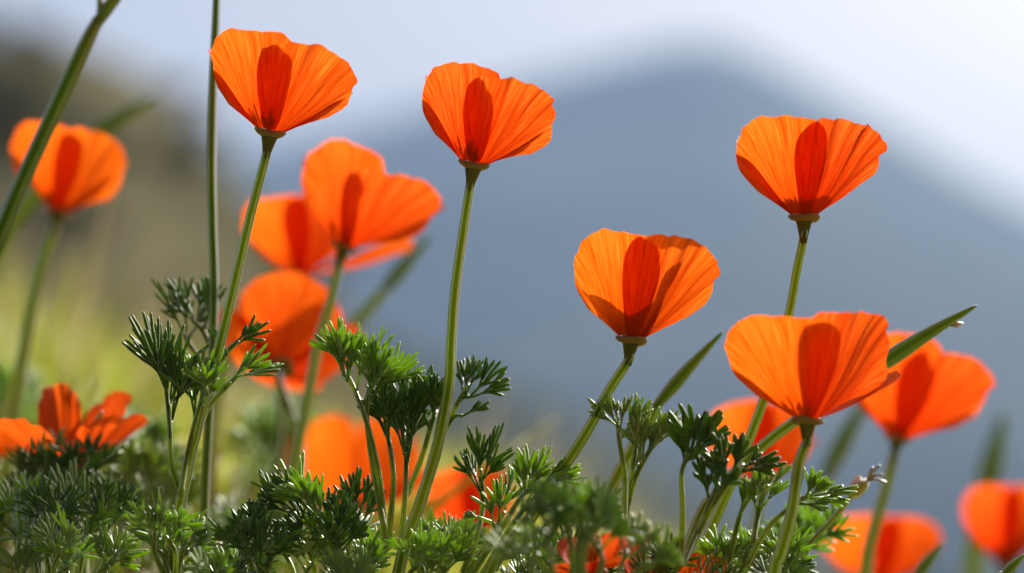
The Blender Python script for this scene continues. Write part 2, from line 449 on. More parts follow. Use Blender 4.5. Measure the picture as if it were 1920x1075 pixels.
def poppy(label, base, d, lean, tilt, size, opening, stem, petals=None, seed=1, sr=1.15, d_root=None, mat='stem', flare=16, scale=1.0, group='orange poppies in bloom'):
    """base: photo pixel of the collar, stem: pixels down the stalk"""
    fr = flower_frame(*base, d, lean, tilt); O, X, Y, Z = fr
    dr_ = d if d_root is None else d_root
    n = len(stem)
    below = [P(x, y, d + (dr_ - d) * (i + 1) / n) for i, (x, y) in enumerate(stem)]
    sp = [O - Z * 0.0035 * scale, O - Z * 0.0065 * scale] + [p for p in below if (p - O).length > 0.0115 * scale]
    jr = random.Random(seed + 900)
    sp = sp[:2] + [p + RIGHT * jr.uniform(-.0004, .0004) for p in sp[2:]]
    sp = to_ground(sp)
    path = spline(sp, 8)
    T = thing('poppy', label, 'poppy', path[-1], group)
    m = len(path)
    rad = [0.001 * sr * (1 + 0.55 * (i / m)) for i in range(m)]
    ribbed_tube(path, rad).build('stem', M[mat], T)
    k = scale
    rec = lathe(fr, [(0.00085 * k * sr, -0.0082 * k), (0.0013 * k, -0.0064 * k), (0.0017 * k, -0.0045 * k), (0.0023 * k, -0.0022 * k), (0.0030 * k, -0.0006 * k), (0.0034 * k, 0.0)]).build('receptacle', M['receptacle'], T)
    lathe(fr, [(0.0027 * k, -0.0018 * k), (0.0040 * k, -0.0014 * k), (0.0047 * k, -0.0008 * k), (0.0047 * k, -0.0004 * k), (0.0045 * k, -0.00005), (0.0030 * k, 0.0003 * k)], 32, 0.14, seed).build('rim', M['flange'], rec)
    if petals is None: petals = {}
    base_p = [dict(az=-38, dr=0.0007, op=-3, cr=.22, cl=.6, half_l=56, side=19), dict(az=42, dr=0.0, op=-3, cl=.22, half_r=55), dict(az=-140, dr=0.0, op=-4, half=50, side=4), dict(az=126, dr=0.0007, op=4, half=48, side=4)]
    for i, p in enumerate(base_p):
        q = dict(p); q.update(petals.get(i, {}))
        petal_mesh(fr, q['az'], q.get('half', 63), size * q.get('len', 1.0) * 0.001, opening + q['op'], seed * 11 + i, q['dr'],
                   q.get('flare', flare), q.get('cup', 12), q.get('edge', 0.0), q.get('skew', 0.0), q.get('pleat', 1.0), q.get('cl', 0.52), q.get('cr', 0.52), q.get('curl', 0.0), q.get('half_l'), q.get('half_r'), q.get('side', 20)).build('petal', M['petal'], T)
    rnd = random.Random(seed + 77); mb = MB()
    for _ in range(22):
        a = rnd.uniform(0, 6.28); o = rnd.uniform(.1, .45); ln = rnd.uniform(.006, .011) * k
        dv = (X * math.cos(a) * math.sin(o) + Y * math.sin(a) * math.sin(o) + Z * math.cos(o))
        p0 = O + dv * 0.001 + (X * math.cos(a) + Y * math.sin(a)) * 0.001; p1 = p0 + dv * ln * .45; p2 = p0 + dv * ln
        mb.strand([p0, p1, p1 + dv * .0004, p2 - dv * .001, p2], [.00018, .00016, .0005, .0005, .00015], [.00018, .00016, .0004, .0004, .00015], Y, 5)
    mb.build('stamen_cluster', M['stamen'], T, kind='stuff')
    return T


# ------------------------------------------------------------------ feathery leaves
def fan(mb, base, tip, spread, seed, width=0.00058, levels=2, N=None, kids=(2, 3, 3), bend=0.13):
    rnd = random.Random(seed)
    ax = tip - base; Lf = ax.length; D = ax.normalized()
    if N is None:
        N = (-FWD + RIGHT * rnd.uniform(-.9, .9) + UP * rnd.uniform(-.2, .7))
    N = (N - D * N.dot(D)).normalized()
    def seg(p, d, ln, lev, w, spr):
        Nn = (N - d * N.dot(d)).normalized()
        side = d.cross(Nn)
        if lev == 0:
            c = d + Nn * rnd.uniform(-bend, bend) * 1.2 + side * rnd.uniform(-.2, .2)
            p1 = p + d * ln * .35; p2 = p + d * ln * .38 + c.normalized() * ln * .40; p3 = p + d * ln * .38 + c.normalized() * ln * .60
            p4 = p3 + c.normalized() * 0.0007
            mb.strand([p, p1, p2, p3, p4], [w * .75, w * 1.0, w * 1.15, w * .85, w * .22], [w * .4, w * .36, w * .34, w * .3, w * .1], Nn, 6)
            return
        st = ln * (0.34 if lev == levels else 0.22)
        q = p + d * st
        mb.strand([p, p + d * st * .5, q + d * ln * .05], [w * .8, w * .8, w * 1.0], [w * .6, w * .55, w * .5], Nn, 6, (0, .2))
        n = rnd.choice(kids)
        for k in range(n):
            a = (-1 + 2 * k / (n - 1)) * spr * rnd.uniform(.85, 1.15) + rnd.uniform(-.07, .07)
            d2 = (d * math.cos(a) + side * math.sin(a) + Nn * rnd.uniform(-bend, bend)).normalized()
            seg(q - d * st * rnd.uniform(0, .35) * (abs(a) > .2), d2, (ln - st) * rnd.uniform(.68, 1.2) * (1 - .12 * abs(a)), lev - 1, w, spr * .62)
    seg(base, D, Lf, levels, width, R(spread))

def leaf_parts(T, petiole, fans, seed, mat='leaf', pw=0.00075, copies=1, width=0.00047, levels=2, kids=(3, 3, 2), pmat='stem'):
    """one leaf of a plant: the petiole, and a leaflet for each fan: fans = [(foot, tip, spread)] as points"""
    mb = MB(); rnd = random.Random(seed)
    path = spline(petiole, 6); m = len(path)
    w = [pw * (1.25 - .45 * i / m) for i in range(m)]
    mb.strand(path, w, [x * .8 for x in w], -FWD, 8, (0, .3))
    lf = mb.build('leaf', M[pmat], T)
    for i, (b, t, spr) in enumerate(fans):
        fm = MB()
        # the stalk that ties the leaflet to the petiole
        near = min(path, key=lambda p: (p - b).length)
        k = path.index(near)
        if (near - b).length > 0.0006:
            a0 = path[max(0, k - 3)]
            mid = (a0 + b) * .5 + (near - (a0 + b) * .5) * .5
            sp = spline([a0, mid, b], 4)
            fm.strand(sp, [pw * .75] * len(sp), [pw * .6] * len(sp), -FWD, 6, (0, .2))
        for c in range(copies):
            j = Vector((rnd.uniform(-1, 1), rnd.uniform(-1, 1), rnd.uniform(-.5, .5))) * (t - b).length * (.06 + .16 * c)
            fan(fm, b, t + j, spr * 1.0, seed * 131 + i * 17 + c, width, levels, None, kids)
        fm.build('leaflet', M[mat], lf)
    return lf

def leaf_px(T, d, petiole, fans, seed, mat='leaf', **kw):
    rnd = random.Random(seed * 3 + 1)
    pet = [P(x, y, d + 0.004 * rnd.uniform(-1, 1)) for x, y in petiole]
    fs = []
    for bx, by, tx, ty, spr in fans:
        dd = d + rnd.uniform(-.006, .006)
        fs.append((P(bx, by, d + (dd - d) * .4), P(tx, ty, dd), spr))
    return leaf_parts(T, pet, fs, seed, mat, **kw)

def wild_leaf(T, d, root, tip, size, n, seed, mat='leaf', **kw):
    """a leaf grown from root pixel to tip pixel with n leaflets in opposite pairs"""
    rnd = random.Random(seed)
    A = P(*root, d + rnd.uniform(-.006, .006)); B = P(*tip, d + rnd.uniform(-.014, .014))
    ax = B - A; D = ax.normalized(); side = D.cross(-FWD).normalized()
    bow = side * ax.length * rnd.uniform(-.14, .14)
    pet = [A, A + ax * .5 + bow, B - D * size * .55]
    fs = []
    path = spline(pet, 8)
    for k in range(n):
        if k == 0: b, dv, s = path[-1], D, 1.0
        else:
            sg = 1 if k % 2 else -1; lev = (k + 1) // 2
            b = path[max(1, len(path) - 1 - 2 * lev - rnd.randint(0, 1))]
            dv = (D * rnd.uniform(.75, 1.1) + side * sg * rnd.uniform(.45, .85) - FWD * rnd.uniform(-.55, .55) + Vector((0, 0, .25))).normalized(); s = rnd.uniform(.75, 1.05)
            b = b + dv * size * .15
        fs.append((b, b + dv * size * s, rnd.uniform(26, 36)))
    return leaf_parts(T, pet, fs, seed, mat, **kw)

PX = FOCUS * K       # metres per photo pixel in the plane of focus


# ================================================================== the in-focus flowers
t = poppy('sharp orange poppy, highest bloom, beside the thin upright stalk', (507, 246), .830, 9, -4, 31, 36,
      [(490, 310), (468, 420), (437, 540), (408, 665), (372, 800), (340, 945), (322, 1060)],
      {0: dict(az=-37, op=-5), 1: dict(az=40, op=2, pleat=2.8), 2: dict(az=-126, op=2), 3: dict(op=12, az=116, half=50, len=.79)}, seed=3)
poppy1 = t
leaf_px(t, .829, [(338, 925), (322, 870), (318, 800), (312, 730)],
        [(312, 735, 268, 600, 22), (314, 740, 300, 590, 24), (318, 760, 335, 610, 24), (322, 790, 352, 640, 26), (316, 750, 285, 605, 20)], 31, 'leaf_dark_shaded', copies=2)
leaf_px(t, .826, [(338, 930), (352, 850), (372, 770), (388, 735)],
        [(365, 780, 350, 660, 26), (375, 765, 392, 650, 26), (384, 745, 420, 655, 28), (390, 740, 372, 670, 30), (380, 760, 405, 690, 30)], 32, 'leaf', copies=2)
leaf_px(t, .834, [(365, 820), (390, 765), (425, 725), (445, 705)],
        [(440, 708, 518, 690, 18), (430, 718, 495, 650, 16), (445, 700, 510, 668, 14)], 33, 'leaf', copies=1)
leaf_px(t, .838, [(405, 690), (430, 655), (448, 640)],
        [(440, 648, 500, 612, 22), (445, 640, 478, 604, 18), (425, 665, 398, 600, 20)], 34, 'leaf_dark_shaded', copies=1)

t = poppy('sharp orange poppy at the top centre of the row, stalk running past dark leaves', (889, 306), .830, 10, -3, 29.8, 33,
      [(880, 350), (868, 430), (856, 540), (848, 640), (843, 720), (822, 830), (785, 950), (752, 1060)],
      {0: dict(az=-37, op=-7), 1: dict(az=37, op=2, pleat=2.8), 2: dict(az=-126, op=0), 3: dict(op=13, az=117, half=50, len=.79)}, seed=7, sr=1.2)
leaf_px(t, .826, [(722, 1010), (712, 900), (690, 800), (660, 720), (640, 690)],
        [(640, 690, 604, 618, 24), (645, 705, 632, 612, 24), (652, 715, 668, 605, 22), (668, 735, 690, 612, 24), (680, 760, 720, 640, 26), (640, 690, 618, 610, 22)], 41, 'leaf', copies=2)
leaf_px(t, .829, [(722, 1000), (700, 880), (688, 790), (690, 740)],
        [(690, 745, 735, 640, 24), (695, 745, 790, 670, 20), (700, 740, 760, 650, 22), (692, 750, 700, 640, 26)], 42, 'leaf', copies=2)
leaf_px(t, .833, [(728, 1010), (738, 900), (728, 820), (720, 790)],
        [(722, 812, 692, 735, 24), (724, 808, 715, 728, 24), (728, 810, 745, 728, 24)], 43, 'leaf_dark_shaded', copies=2)
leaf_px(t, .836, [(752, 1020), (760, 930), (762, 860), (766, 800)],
        [(758, 850, 740, 700, 20), (764, 830, 775, 690, 20), (768, 830, 800, 695, 22), (766, 860, 790, 720, 24), (760, 850, 752, 720, 20)], 44, 'leaf_dark_shaded', copies=2)
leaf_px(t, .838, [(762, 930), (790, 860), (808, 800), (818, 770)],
        [(810, 800, 826, 690, 24), (815, 780, 800, 700, 24), (805, 805, 780, 700, 20)], 45, 'leaf_dark_shaded', copies=2)
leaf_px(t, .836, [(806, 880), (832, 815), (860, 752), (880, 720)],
        [(870, 740, 885, 660, 22), (876, 735, 905, 665, 20), (885, 745, 965, 710, 14), (880, 745, 945, 685, 18), (868, 780, 915, 755, 18), (868, 740, 862, 670, 20)], 46, 'leaf_dark_shaded')

t = poppy('deep red orange poppy whose face lies in shade, lowest of the sharp blooms', (1184, 634), .830, 8, -7, 32.5, 32,
      [(1166, 682), (1140, 735), (1104, 800), (1066, 865), (1010, 950), (965, 1010), (918, 1075)],
      {0: dict(az=-34, op=-4, half=58), 1: dict(az=38, op=-1, len=1.05, pleat=2.2), 2: dict(az=172, op=-17, half=60, side=0, dr=-.0004), 3: dict(op=-9, len=.98, az=110, half=74, cl=.2, cr=.2)}, seed=12, sr=1.25)
t = poppy('sharp orange poppy standing clear against the mountain, highest on its side', (1508, 404), .830, 2, -4, 31.5, 33,
      [(1500, 445), (1492, 510), (1480, 585), (1458, 660), (1435, 735), (1402, 835), (1360, 930), (1318, 1020), (1290, 1080)],
      {0: dict(az=-40, op=-2, half=60), 1: dict(az=42, op=0, pleat=2.8), 2: dict(op=2, az=-122, len=.95), 3: dict(op=0, az=150)}, seed=17, sr=1.1, d_root=.868)
poppy4 = t

# slightly soft, in front of the focus
t = poppy('softly focused orange poppy in front of a thin stalk, petal touching another bloom', (1514, 784), .803, 2, -4, 35, 30,
      [(1508, 830), (1500, 870), (1482, 960), (1460, 1040), (1448, 1090)],
      {0: dict(az=-38, op=6, half=62, flare=24), 1: dict(az=48, op=0, pleat=2.2), 3: dict(op=27, len=.80, az=112, half=36), 2: dict(op=4)}, seed=22, sr=1.25)

# behind the focus
poppy('blurred orange poppy behind the long green seed pod', (1683, 820), .98, 12, -8, 38, 31,
      [(1672, 870), (1655, 930), (1635, 1010), (1620, 1085)], {3: dict(op=18, len=.85), 1: dict(op=8, pleat=2.2), 0: dict(op=-2, az=-32)}, seed=25, sr=1.5)
poppy('blurred orange poppy overlapping the bloom behind it, right petal in shade', (646, 460), .95, 15, -2, 36, 28,
      [(636, 510), (620, 570), (598, 640), (575, 750), (550, 870), (530, 960)], {0: dict(az=-30, op=-8, curl=.05), 1: dict(az=47, op=13, pleat=1.8), 2: dict(op=2, curl=.06), 3: dict(op=20)}, seed=28, sr=1.35)
poppy('very blurred orange poppy half hidden behind a larger bloom', (564, 514), 1.03, -2, -6, 31, 33,
      [(556, 580), (535, 700), (520, 850), (510, 960)], {3: dict(op=42, len=1.3, az=72, half=30, flare=10), 1: dict(op=-4)}, seed=31, sr=1.3, mat='stem_dark')
poppy('blurred orange poppy behind the diagonal stem near the left edge', (110, 396), 1.0, 15, -2, 33, 25,
      [(85, 450), (68, 530), (45, 650), (25, 790), (10, 900)], {0: dict(op=0, curl=.08), 1: dict(op=-2, pleat=2.1), 3: dict(op=6, len=.85), 2: dict(op=2)}, seed=35, sr=1.7)
poppy('blurred orange poppy seen from behind, leaning away beside the feathery stalk', (528, 688), .985, 10, -50, 30, 47,
      [(545, 720), (560, 820), (560, 930)], {0: dict(az=-6, half=74, half_l=74, cr=.5, side=8), 1: dict(az=96, half=50, cl=.5, side=8), 2: dict(az=-100, op=2), 3: dict(az=178, op=2)}, seed=38, sr=1.3)
poppy('large blurred orange poppy low behind the dark leaf stalks', (672, 948), 1.08, -2, -40, 33, 42,
      [(690, 980), (690, 1040), (690, 1100)], {0: dict(half=44), 1: dict(half=44), 2: dict(op=8), 3: dict(op=8)}, seed=41, sr=1.3)
poppy('blurred orange poppy low at the centre behind a small leaf fan', (892, 1012), 1.09, -8, -26, 27, 28,
      [(900, 1020), (890, 1060), (885, 1110)], {}, seed=44, sr=1.3)
poppy('blurred orange poppy half hidden by dark shaded leaves', (1424, 900), 1.03, 0, -26, 28, 36,
      [(1420, 950), (1415, 1020), (1410, 1100)], {2: dict(op=8), 3: dict(op=8)}, seed=47, sr=1.3)
poppy('very blurred wide orange poppy crossed by a stem at the bottom edge', (1650, 1092), 1.13, 2, -14, 31, 43,
      [(1648, 1110), (1645, 1160)], {2: dict(op=8), 3: dict(op=8)}, seed=50, sr=1.3)
poppy('very blurred orange poppy cut by the right edge of the picture', (1888, 1056), 1.14, 0, -8, 33, 25,
      [(1885, 1090), (1880, 1150)], {}, seed=53, sr=1.3)
poppy('orange poppy low at the left, its petals rising behind dark leaf tips', (132, 884), .905, 0, 2, 29, 27,
      [(128, 950), (125, 1020), (120, 1090)], {0: dict(op=22, az=-58, half=54, side=6, pleat=2.5), 1: dict(op=20, az=62, half=54, side=6, pleat=2.5), 2: dict(op=-10, az=-150, half=50, pleat=2.5), 3: dict(op=4, az=130, half=48, pleat=2.5)}, seed=56)
poppy('half hidden poppy at the bottom edge with sunlit petals among leaves', (1232, 1140), .832, 12, 14, 22, 40,
      [(1220, 1130), (1215, 1160)], {0: dict(op=16), 1: dict(op=20)}, seed=59)
poppy('small poppy peeping out of blurred leaves near the bottom edge', (1108, 1072), .80, -10, 10, 11, 36,
      [(1108, 1100), (1106, 1150)], {0: dict(op=16), 1: dict(op=20)}, seed=62)
poppy('small blurred poppy at the left edge behind a pale stalk', (-26, 858), .99, 8, 0, 17, 36,
      [(-22, 900), (-25, 1000)], {}, seed=65)


# ================================================================== stalks and seed pods
def stalk(name, label, cat, d, pts, r0, r1, mat='stem_dark', group=None, d_end=None, taper=None, root=True, ribs=9):
    """pts run from the top down"""
    n = len(pts)
    q = [P(x, y, d + ((d_end or d) - d) * i / (n - 1)) for i, (x, y) in enumerate(pts)]
    seen = len(q)
    if root: q = to_ground(q)
    path = spline(q, 8); m = len(path)
    T = thing(name, label, cat, path[-1], group)
    return T, path

def pod(label, d, tip, foot, rpx, stem_pts, d_end=None, srpx=None, withered=None, mat='pod'):
    """a long ribbed seed pod with a fine point, on its own stalk"""
    a = P(*tip, d); b = P(*foot, d_end or d)
    sp = [b] + [P(x, y, d_end or d) for x, y in stem_pts]
    if len(sp) > 1: sp = to_ground(sp)
    sp = spline(sp, 8)
    T = thing('seed_pod', label, 'seed pod', sp[-1], 'poppy seed pods and stalks')
    r = rpx * d * K
    n = 22; path = [a.lerp(b, i / n) + UP * (0.010 * (b - a).length * math.sin(math.pi * i / n) * 2) for i in range(n + 1)]
    rad = [r * min(1, 0.12 + 1.25 * (i / n) ** .75) * (1 - .35 * max(0, i / n - .75) / .25) for i in range(n + 1)]
    ribbed_tube(path, rad, 8, .12).build('pod', M[mat], T)
    sr = (srpx or rpx * .6) * d * K
    ribbed_tube(sp, [sr * (1 + .3 * i / len(sp)) for i in range(len(sp))]).build('stem', M['stem'], T)
    if withered:
        w = path[int(.24 * n)] - UP * r * .6; mb = MB()
        for k in range(3):
            e = w + RIGHT * (.0022 + .0008 * k) + UP * (.0006 * (k - 1))
            mb.strand([w, w.lerp(e, .5) + UP * .0003, e], [.0004, .0006, .0003], [.0002, .0003, .0002], -FWD, 6)
        mb.build('withered_petal', M['husk_white'], T)
    return T

pod('green seed pod crossing two orange blooms, tip pointing up to the right', .842, (1832, 573), (1612, 712), 15,
    [(1490, 790), (1415, 850), (1345, 925), (1300, 1000)], srpx=9, withered=(1786, 615), d_end=.846)
pod('dark green seed pod beside the shaded red poppy, leaning right', .862, (1356, 622), (1228, 765), 12,
    [(1190, 835), (1140, 925), (1090, 1030), (1070, 1090)], srpx=11)
pod('wide blurred seed pod below the softly focused poppy', 1.13, (1640, 720), (1545, 900), 17, [(1500, 1000), (1470, 1100)], srpx=12)
pod('pale very blurred seed pod above the bloom at the right edge', 1.25, (1885, 770), (1845, 930), 22, [(1830, 1010), (1825, 1100)], srpx=16)
pod('blurred seed pod below the petal of the half hidden bloom', 1.08, (810, 440), (720, 545), 14, [(640, 640), (560, 780), (520, 900)], srpx=11)
pod('blurred green pod tip at the bottom edge beside the wide blurred poppy', .93, (1768, 1018), (1715, 1085), 11, [(1690, 1120)])
pod('small dark curved pod tip in the bottom right corner', .83, (1921, 1040), (1882, 1078), 9, [(1860, 1110)])
pod('faint blurred seed pod behind the bloom at the left edge', 1.1, (298, 180), (150, 270), 17, [(60, 370), (0, 460), (-60, 640)], srpx=15)
pod('blurred pod stalk standing between two orange blooms', 1.06, (520, 495), (455, 585), 13, [(420, 680), (400, 800), (395, 930)], srpx=12, mat='pod')
pod('dark pointed bud shading the low poppy at the left', .895, (192, 770), (168, 835), 10, [(160, 900), (155, 980)], srpx=6)

# the thick diagonal stalk that crosses the upper left corner, forked at its top
def forked_stalk():
    d = .775
    q = [P(x, y, d) for x, y in [(185, 35), (160, 85), (90, 235), (40, 345), (0, 440), (-50, 560), (-90, 700)]]
    q = to_ground(q); path = spline(q, 8); m = len(path)
    T = thing('seed_pod', 'thick diagonal green stalk crossing the top left corner, forked above', 'stalk', path[-1], 'poppy seed pods and stalks')
    r = 14 * d * K
    ribbed_tube(path, [r * (.72 + .33 * min(1, i / 12)) for i in range(m)]).build('stem', M['stem_dark'], T)
    for tipp, w in (((222, -18), 1.0), ((186, -20), .45)):
        a = [P(183, 42, d), P((183 + tipp[0]) / 2 + 3, 10, d), P(*tipp, d), P(tipp[0] + 12 * w, tipp[1] - 60, d)]
        a = spline(a, 6); k = len(a)
        ribbed_tube(a, [r * w * (.75 + .1 * math.sin(3 * i / k)) for i in range(k)]).build('branch', M['pod'], T)
forked_stalk()

def upright_stalk():
    d = .868
    q = [P(x, y, d) for x, y in [(408, -60), (405, 30), (400, 150), (397, 300), (399, 430), (402, 540), (398, 680), (390, 820), (384, 960)]]
    q = to_ground(q); path = spline(q, 8); m = len(path)
    T = thing('seed_pod', 'thin upright green stalk rising past the highest poppy', 'stalk', path[-1], 'poppy seed pods and stalks')
    r = 8.5 * d * K
    ribbed_tube(path, [r * (.7 + .3 * min(1, i / 20)) for i in range(m)]).build('stem', M['stem_dark'], T)
    leaf_px(T, d + .004, [(398, 660), (380, 620), (360, 600)], [(365, 605, 330, 500, 22), (370, 605, 378, 505, 22), (385, 610, 410, 520, 22), (360, 600, 300, 545, 24)], 71, 'leaf_dark_shaded')
    leaf_px(T, d + .008, [(398, 700), (365, 660), (340, 620)], [(345, 625, 305, 540, 24), (350, 622, 345, 540, 24), (360, 625, 400, 560, 26)], 72, 'leaf_dark_shaded')
upright_stalk()

# spent bud with dry filaments
def spent_bud():
    d = .865
    sp = spline(to_ground([P(1596, 930, d), P(1560, 975, d), P(1500, 1040, d), P(1470, 1100, d)]), 8)
    T = thing('spent_flower', 'yellow spent bud with dry brown filaments beside a blurred stem', 'spent flower', sp[-1])
    ribbed_tube(sp, [.0009] * len(sp)).build('stem', M['stem'], T)
    mb = MB(); a = P(1594, 932, d); b = P(1628, 900, d)
    mb.strand([a, a.lerp(b, .3), a.lerp(b, .7), b], [.001, .0022, .002, .0008], [.001, .0022, .002, .0008], -FWD, 10)
    mb.build('bud', M['bud'], T)
    for x, y in ((1650, 872), (1636, 876), (1662, 905), (1655, 890)):
        f = MB(); e = P(x, y, d - .003)
        f.strand([b, b.lerp(e, .5) + UP * .0006, e], [.0006, .0004, .0003], [.0005, .0003, .0002], -FWD, 6); f.build('filament', M['husk'], T)
    f = MB(); e = P(1612, 893, d); f.strand([a, a.lerp(e, .6), e], [.0008, .0016, .0008], [.0004, .0006, .0003], -FWD, 8); f.build('husk', M['husk_white'], T)
spent_bud()


# ================================================================== foliage plants
def tuft(label, root, d, name='poppy_plant'):
    p = P(*root, d); p.z = ground_z(p.x, p.y)
    return thing(name, label, 'plant', p, 'tufts of feathery poppy leaves')

# fan leaves left of the centre, against the big blurred bloom
T = tuft('low plant with dark leaf fans before the large blurred poppy', (620, 1150), .832)
leaf_px(T, .832, [(640, 1100), (610, 1020), (560, 970), (530, 950)], [(540, 960, 455, 935, 20), (545, 955, 470, 905, 20), (555, 955, 505, 885, 22), (570, 965, 540, 890, 22), (580, 970, 575, 890, 22), (560, 960, 520, 890, 22)], 101, 'leaf_dark_shaded', copies=2)
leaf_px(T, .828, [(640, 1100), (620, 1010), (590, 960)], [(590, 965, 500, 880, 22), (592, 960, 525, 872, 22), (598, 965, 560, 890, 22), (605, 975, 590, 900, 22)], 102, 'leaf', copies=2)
leaf_px(T, .836, [(650, 1100), (655, 1030), (660, 990), (668, 960)], [(665, 985, 605, 930, 22), (665, 965, 632, 890, 22), (668, 960, 668, 885, 22), (672, 965, 700, 880, 22), (675, 985, 725, 915, 22), (668, 965, 650, 895, 20)], 103, 'leaf_dark_shaded', copies=1)
leaf_px(T, .834, [(650, 1100), (640, 1040), (625, 1000)], [(625, 1005, 600, 925, 22), (628, 1003, 640, 930, 22), (632, 1010, 665, 940, 22)], 104, 'leaf_dark_shaded', copies=2)
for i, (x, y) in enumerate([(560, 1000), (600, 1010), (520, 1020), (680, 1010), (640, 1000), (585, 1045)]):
    wild_leaf(T, .836, (600 + (x - 600) * .4, 1150), (x, y - 25), .0125, 5, 110 + i, 'leaf' if i % 2 else 'leaf_dark_shaded')

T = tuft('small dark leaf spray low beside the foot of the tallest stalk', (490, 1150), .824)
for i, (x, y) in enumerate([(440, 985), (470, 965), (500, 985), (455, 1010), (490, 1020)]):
    wild_leaf(T, .824, (480, 1130), (x, y), .012, 4, 130 + i, 'leaf_dark_shaded')

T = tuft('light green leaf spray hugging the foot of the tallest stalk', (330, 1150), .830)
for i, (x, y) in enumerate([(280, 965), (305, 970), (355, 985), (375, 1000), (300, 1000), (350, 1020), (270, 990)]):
    wild_leaf(T, .830, (325, 1110), (x, y), .012, 4, 140 + i, 'leaf' if i % 3 else 'leaf_pale_sunlit')

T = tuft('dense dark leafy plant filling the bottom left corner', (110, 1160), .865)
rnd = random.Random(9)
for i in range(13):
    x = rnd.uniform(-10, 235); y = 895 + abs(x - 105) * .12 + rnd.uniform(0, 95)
    wild_leaf(T, .865 + rnd.uniform(-.025, .02), (x * .5 + 55, 1130), (x, y), .0155, 5, 160 + i, ('leaf_dark_shaded', 'leaf', 'leaf_dark_shaded', 'leaf_pale_sunlit')[i % 4])
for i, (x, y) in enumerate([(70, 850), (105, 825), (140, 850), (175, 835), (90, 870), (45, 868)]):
    wild_leaf(T, .885, (110 + (x - 110) * .5, 1100), (x, y), .014, 4, 600 + i, 'leaf_dark_shaded')
T = tuft('bright green leafy plant at the very bottom left', (90, 1170), .842)
for i in range(9):
    x = rnd.uniform(0, 230); wild_leaf(T, .842 + rnd.uniform(-.01, .01), (x * .6 + 40, 1150), (x, 985 + rnd.uniform(0, 70)), .0125, 4, 190 + i, 'leaf' if i % 2 else 'leaf_pale_sunlit')

T = tuft('bright leafy plant at the foot of the centre poppy', (770, 1160), .838)
for i in range(10):
    x = rnd.uniform(650, 880); wild_leaf(T, .842 + rnd.uniform(-.015, .015), (x * .5 + 385, 1150), (x, 990 + rnd.uniform(0, 75)), .0125, 4, 210 + i, ('leaf', 'leaf_pale_sunlit', 'leaf')[i % 3])
T = tuft('pale silvery leaf spray right of the centre stalk, low down', (810, 1160), .848)
for i, (x, y) in enumerate([(815, 985), (830, 1010), (800, 1015), (795, 990)]):
    wild_leaf(T, .848, (800, 1120), (x, y), .012, 4, 230 + i, 'leaf_pale_sunlit')

T = tuft('low dark plants along the bottom edge between the two stalks', (550, 1180), .822)
for i in range(8):
    x = rnd.uniform(400, 720); wild_leaf(T, .826 + rnd.uniform(-.02, .02), (x, 1170), (x + rnd.uniform(-25, 25), 1030 + rnd.uniform(0, 50)), .012, 4, 240 + i, ('leaf_dark_shaded', 'leaf', 'leaf_pale_sunlit')[i % 3])

# the dark fan pair against the small central blurred bloom
T = tuft('leaf stalk with two dark fans before the central blurred poppy', (870, 1160), .830)
leaf_px(T, .830, [(868, 1075), (895, 1000), (905, 950), (903, 900), (900, 880)], [(897, 918, 855, 842, 20), (898, 915, 875, 840, 18), (900, 900, 905, 810, 20), (903, 905, 930, 812, 22), (905, 900, 950, 850, 22), (900, 900, 895, 808, 16)], 260, 'leaf_dark_shaded', copies=1)
leaf_px(T, .830, [(870, 1080), (925, 1000), (945, 960)], [(925, 985, 915, 915, 24), (935, 975, 945, 905, 24), (945, 962, 960, 885, 24), (895, 970, 872, 962, 14)], 261, 'leaf')
leaf_px(T, .828, [(880, 1085), (935, 1000), (965, 950), (985, 920)], [(985, 925, 980, 840, 18), (990, 920, 1010, 838, 20), (995, 915, 1040, 850, 20), (1000, 915, 1070, 868, 18), (1005, 920, 1092, 882, 14), (1000, 918, 1060, 895, 18)], 262, 'leaf', copies=2)
leaf_px(T, .834, [(900, 1085), (950, 1000), (990, 945)], [(980, 945, 975, 870, 22), (990, 940, 1020, 865, 22), (998, 935, 1055, 880, 20), (1000, 935, 1080, 895, 18)], 263, 'leaf')

# blurred foreground mass
T = tuft('blurred leafy plant closest to the lens at the bottom centre', (1080, 1170), .765)
rnd = random.Random(21)
for i in range(12):
    x = rnd.uniform(940, 1250); y = 915 + abs(x - 1060) * .22 + rnd.uniform(0, 90)
    wild_leaf(T, .768 + rnd.uniform(-.025, .02), (x * .5 + 540, 1150), (x, y), .0125, 4, 280 + i, ('leaf', 'leaf_dark_shaded', 'leaf_pale_sunlit', 'leaf')[i % 4])
T = tuft('sharp leafy plant along the bottom edge below the red poppy', (1120, 1180), .828)
for i in range(14):
    x = rnd.uniform(960, 1290); wild_leaf(T, .826 + rnd.uniform(-.01, .015), (x, 1170), (x + rnd.uniform(-20, 20), 1010 + rnd.uniform(0, 60)), .0125, 4, 310 + i, ('leaf', 'leaf_dark_shaded', 'leaf_pale_sunlit')[i % 3])

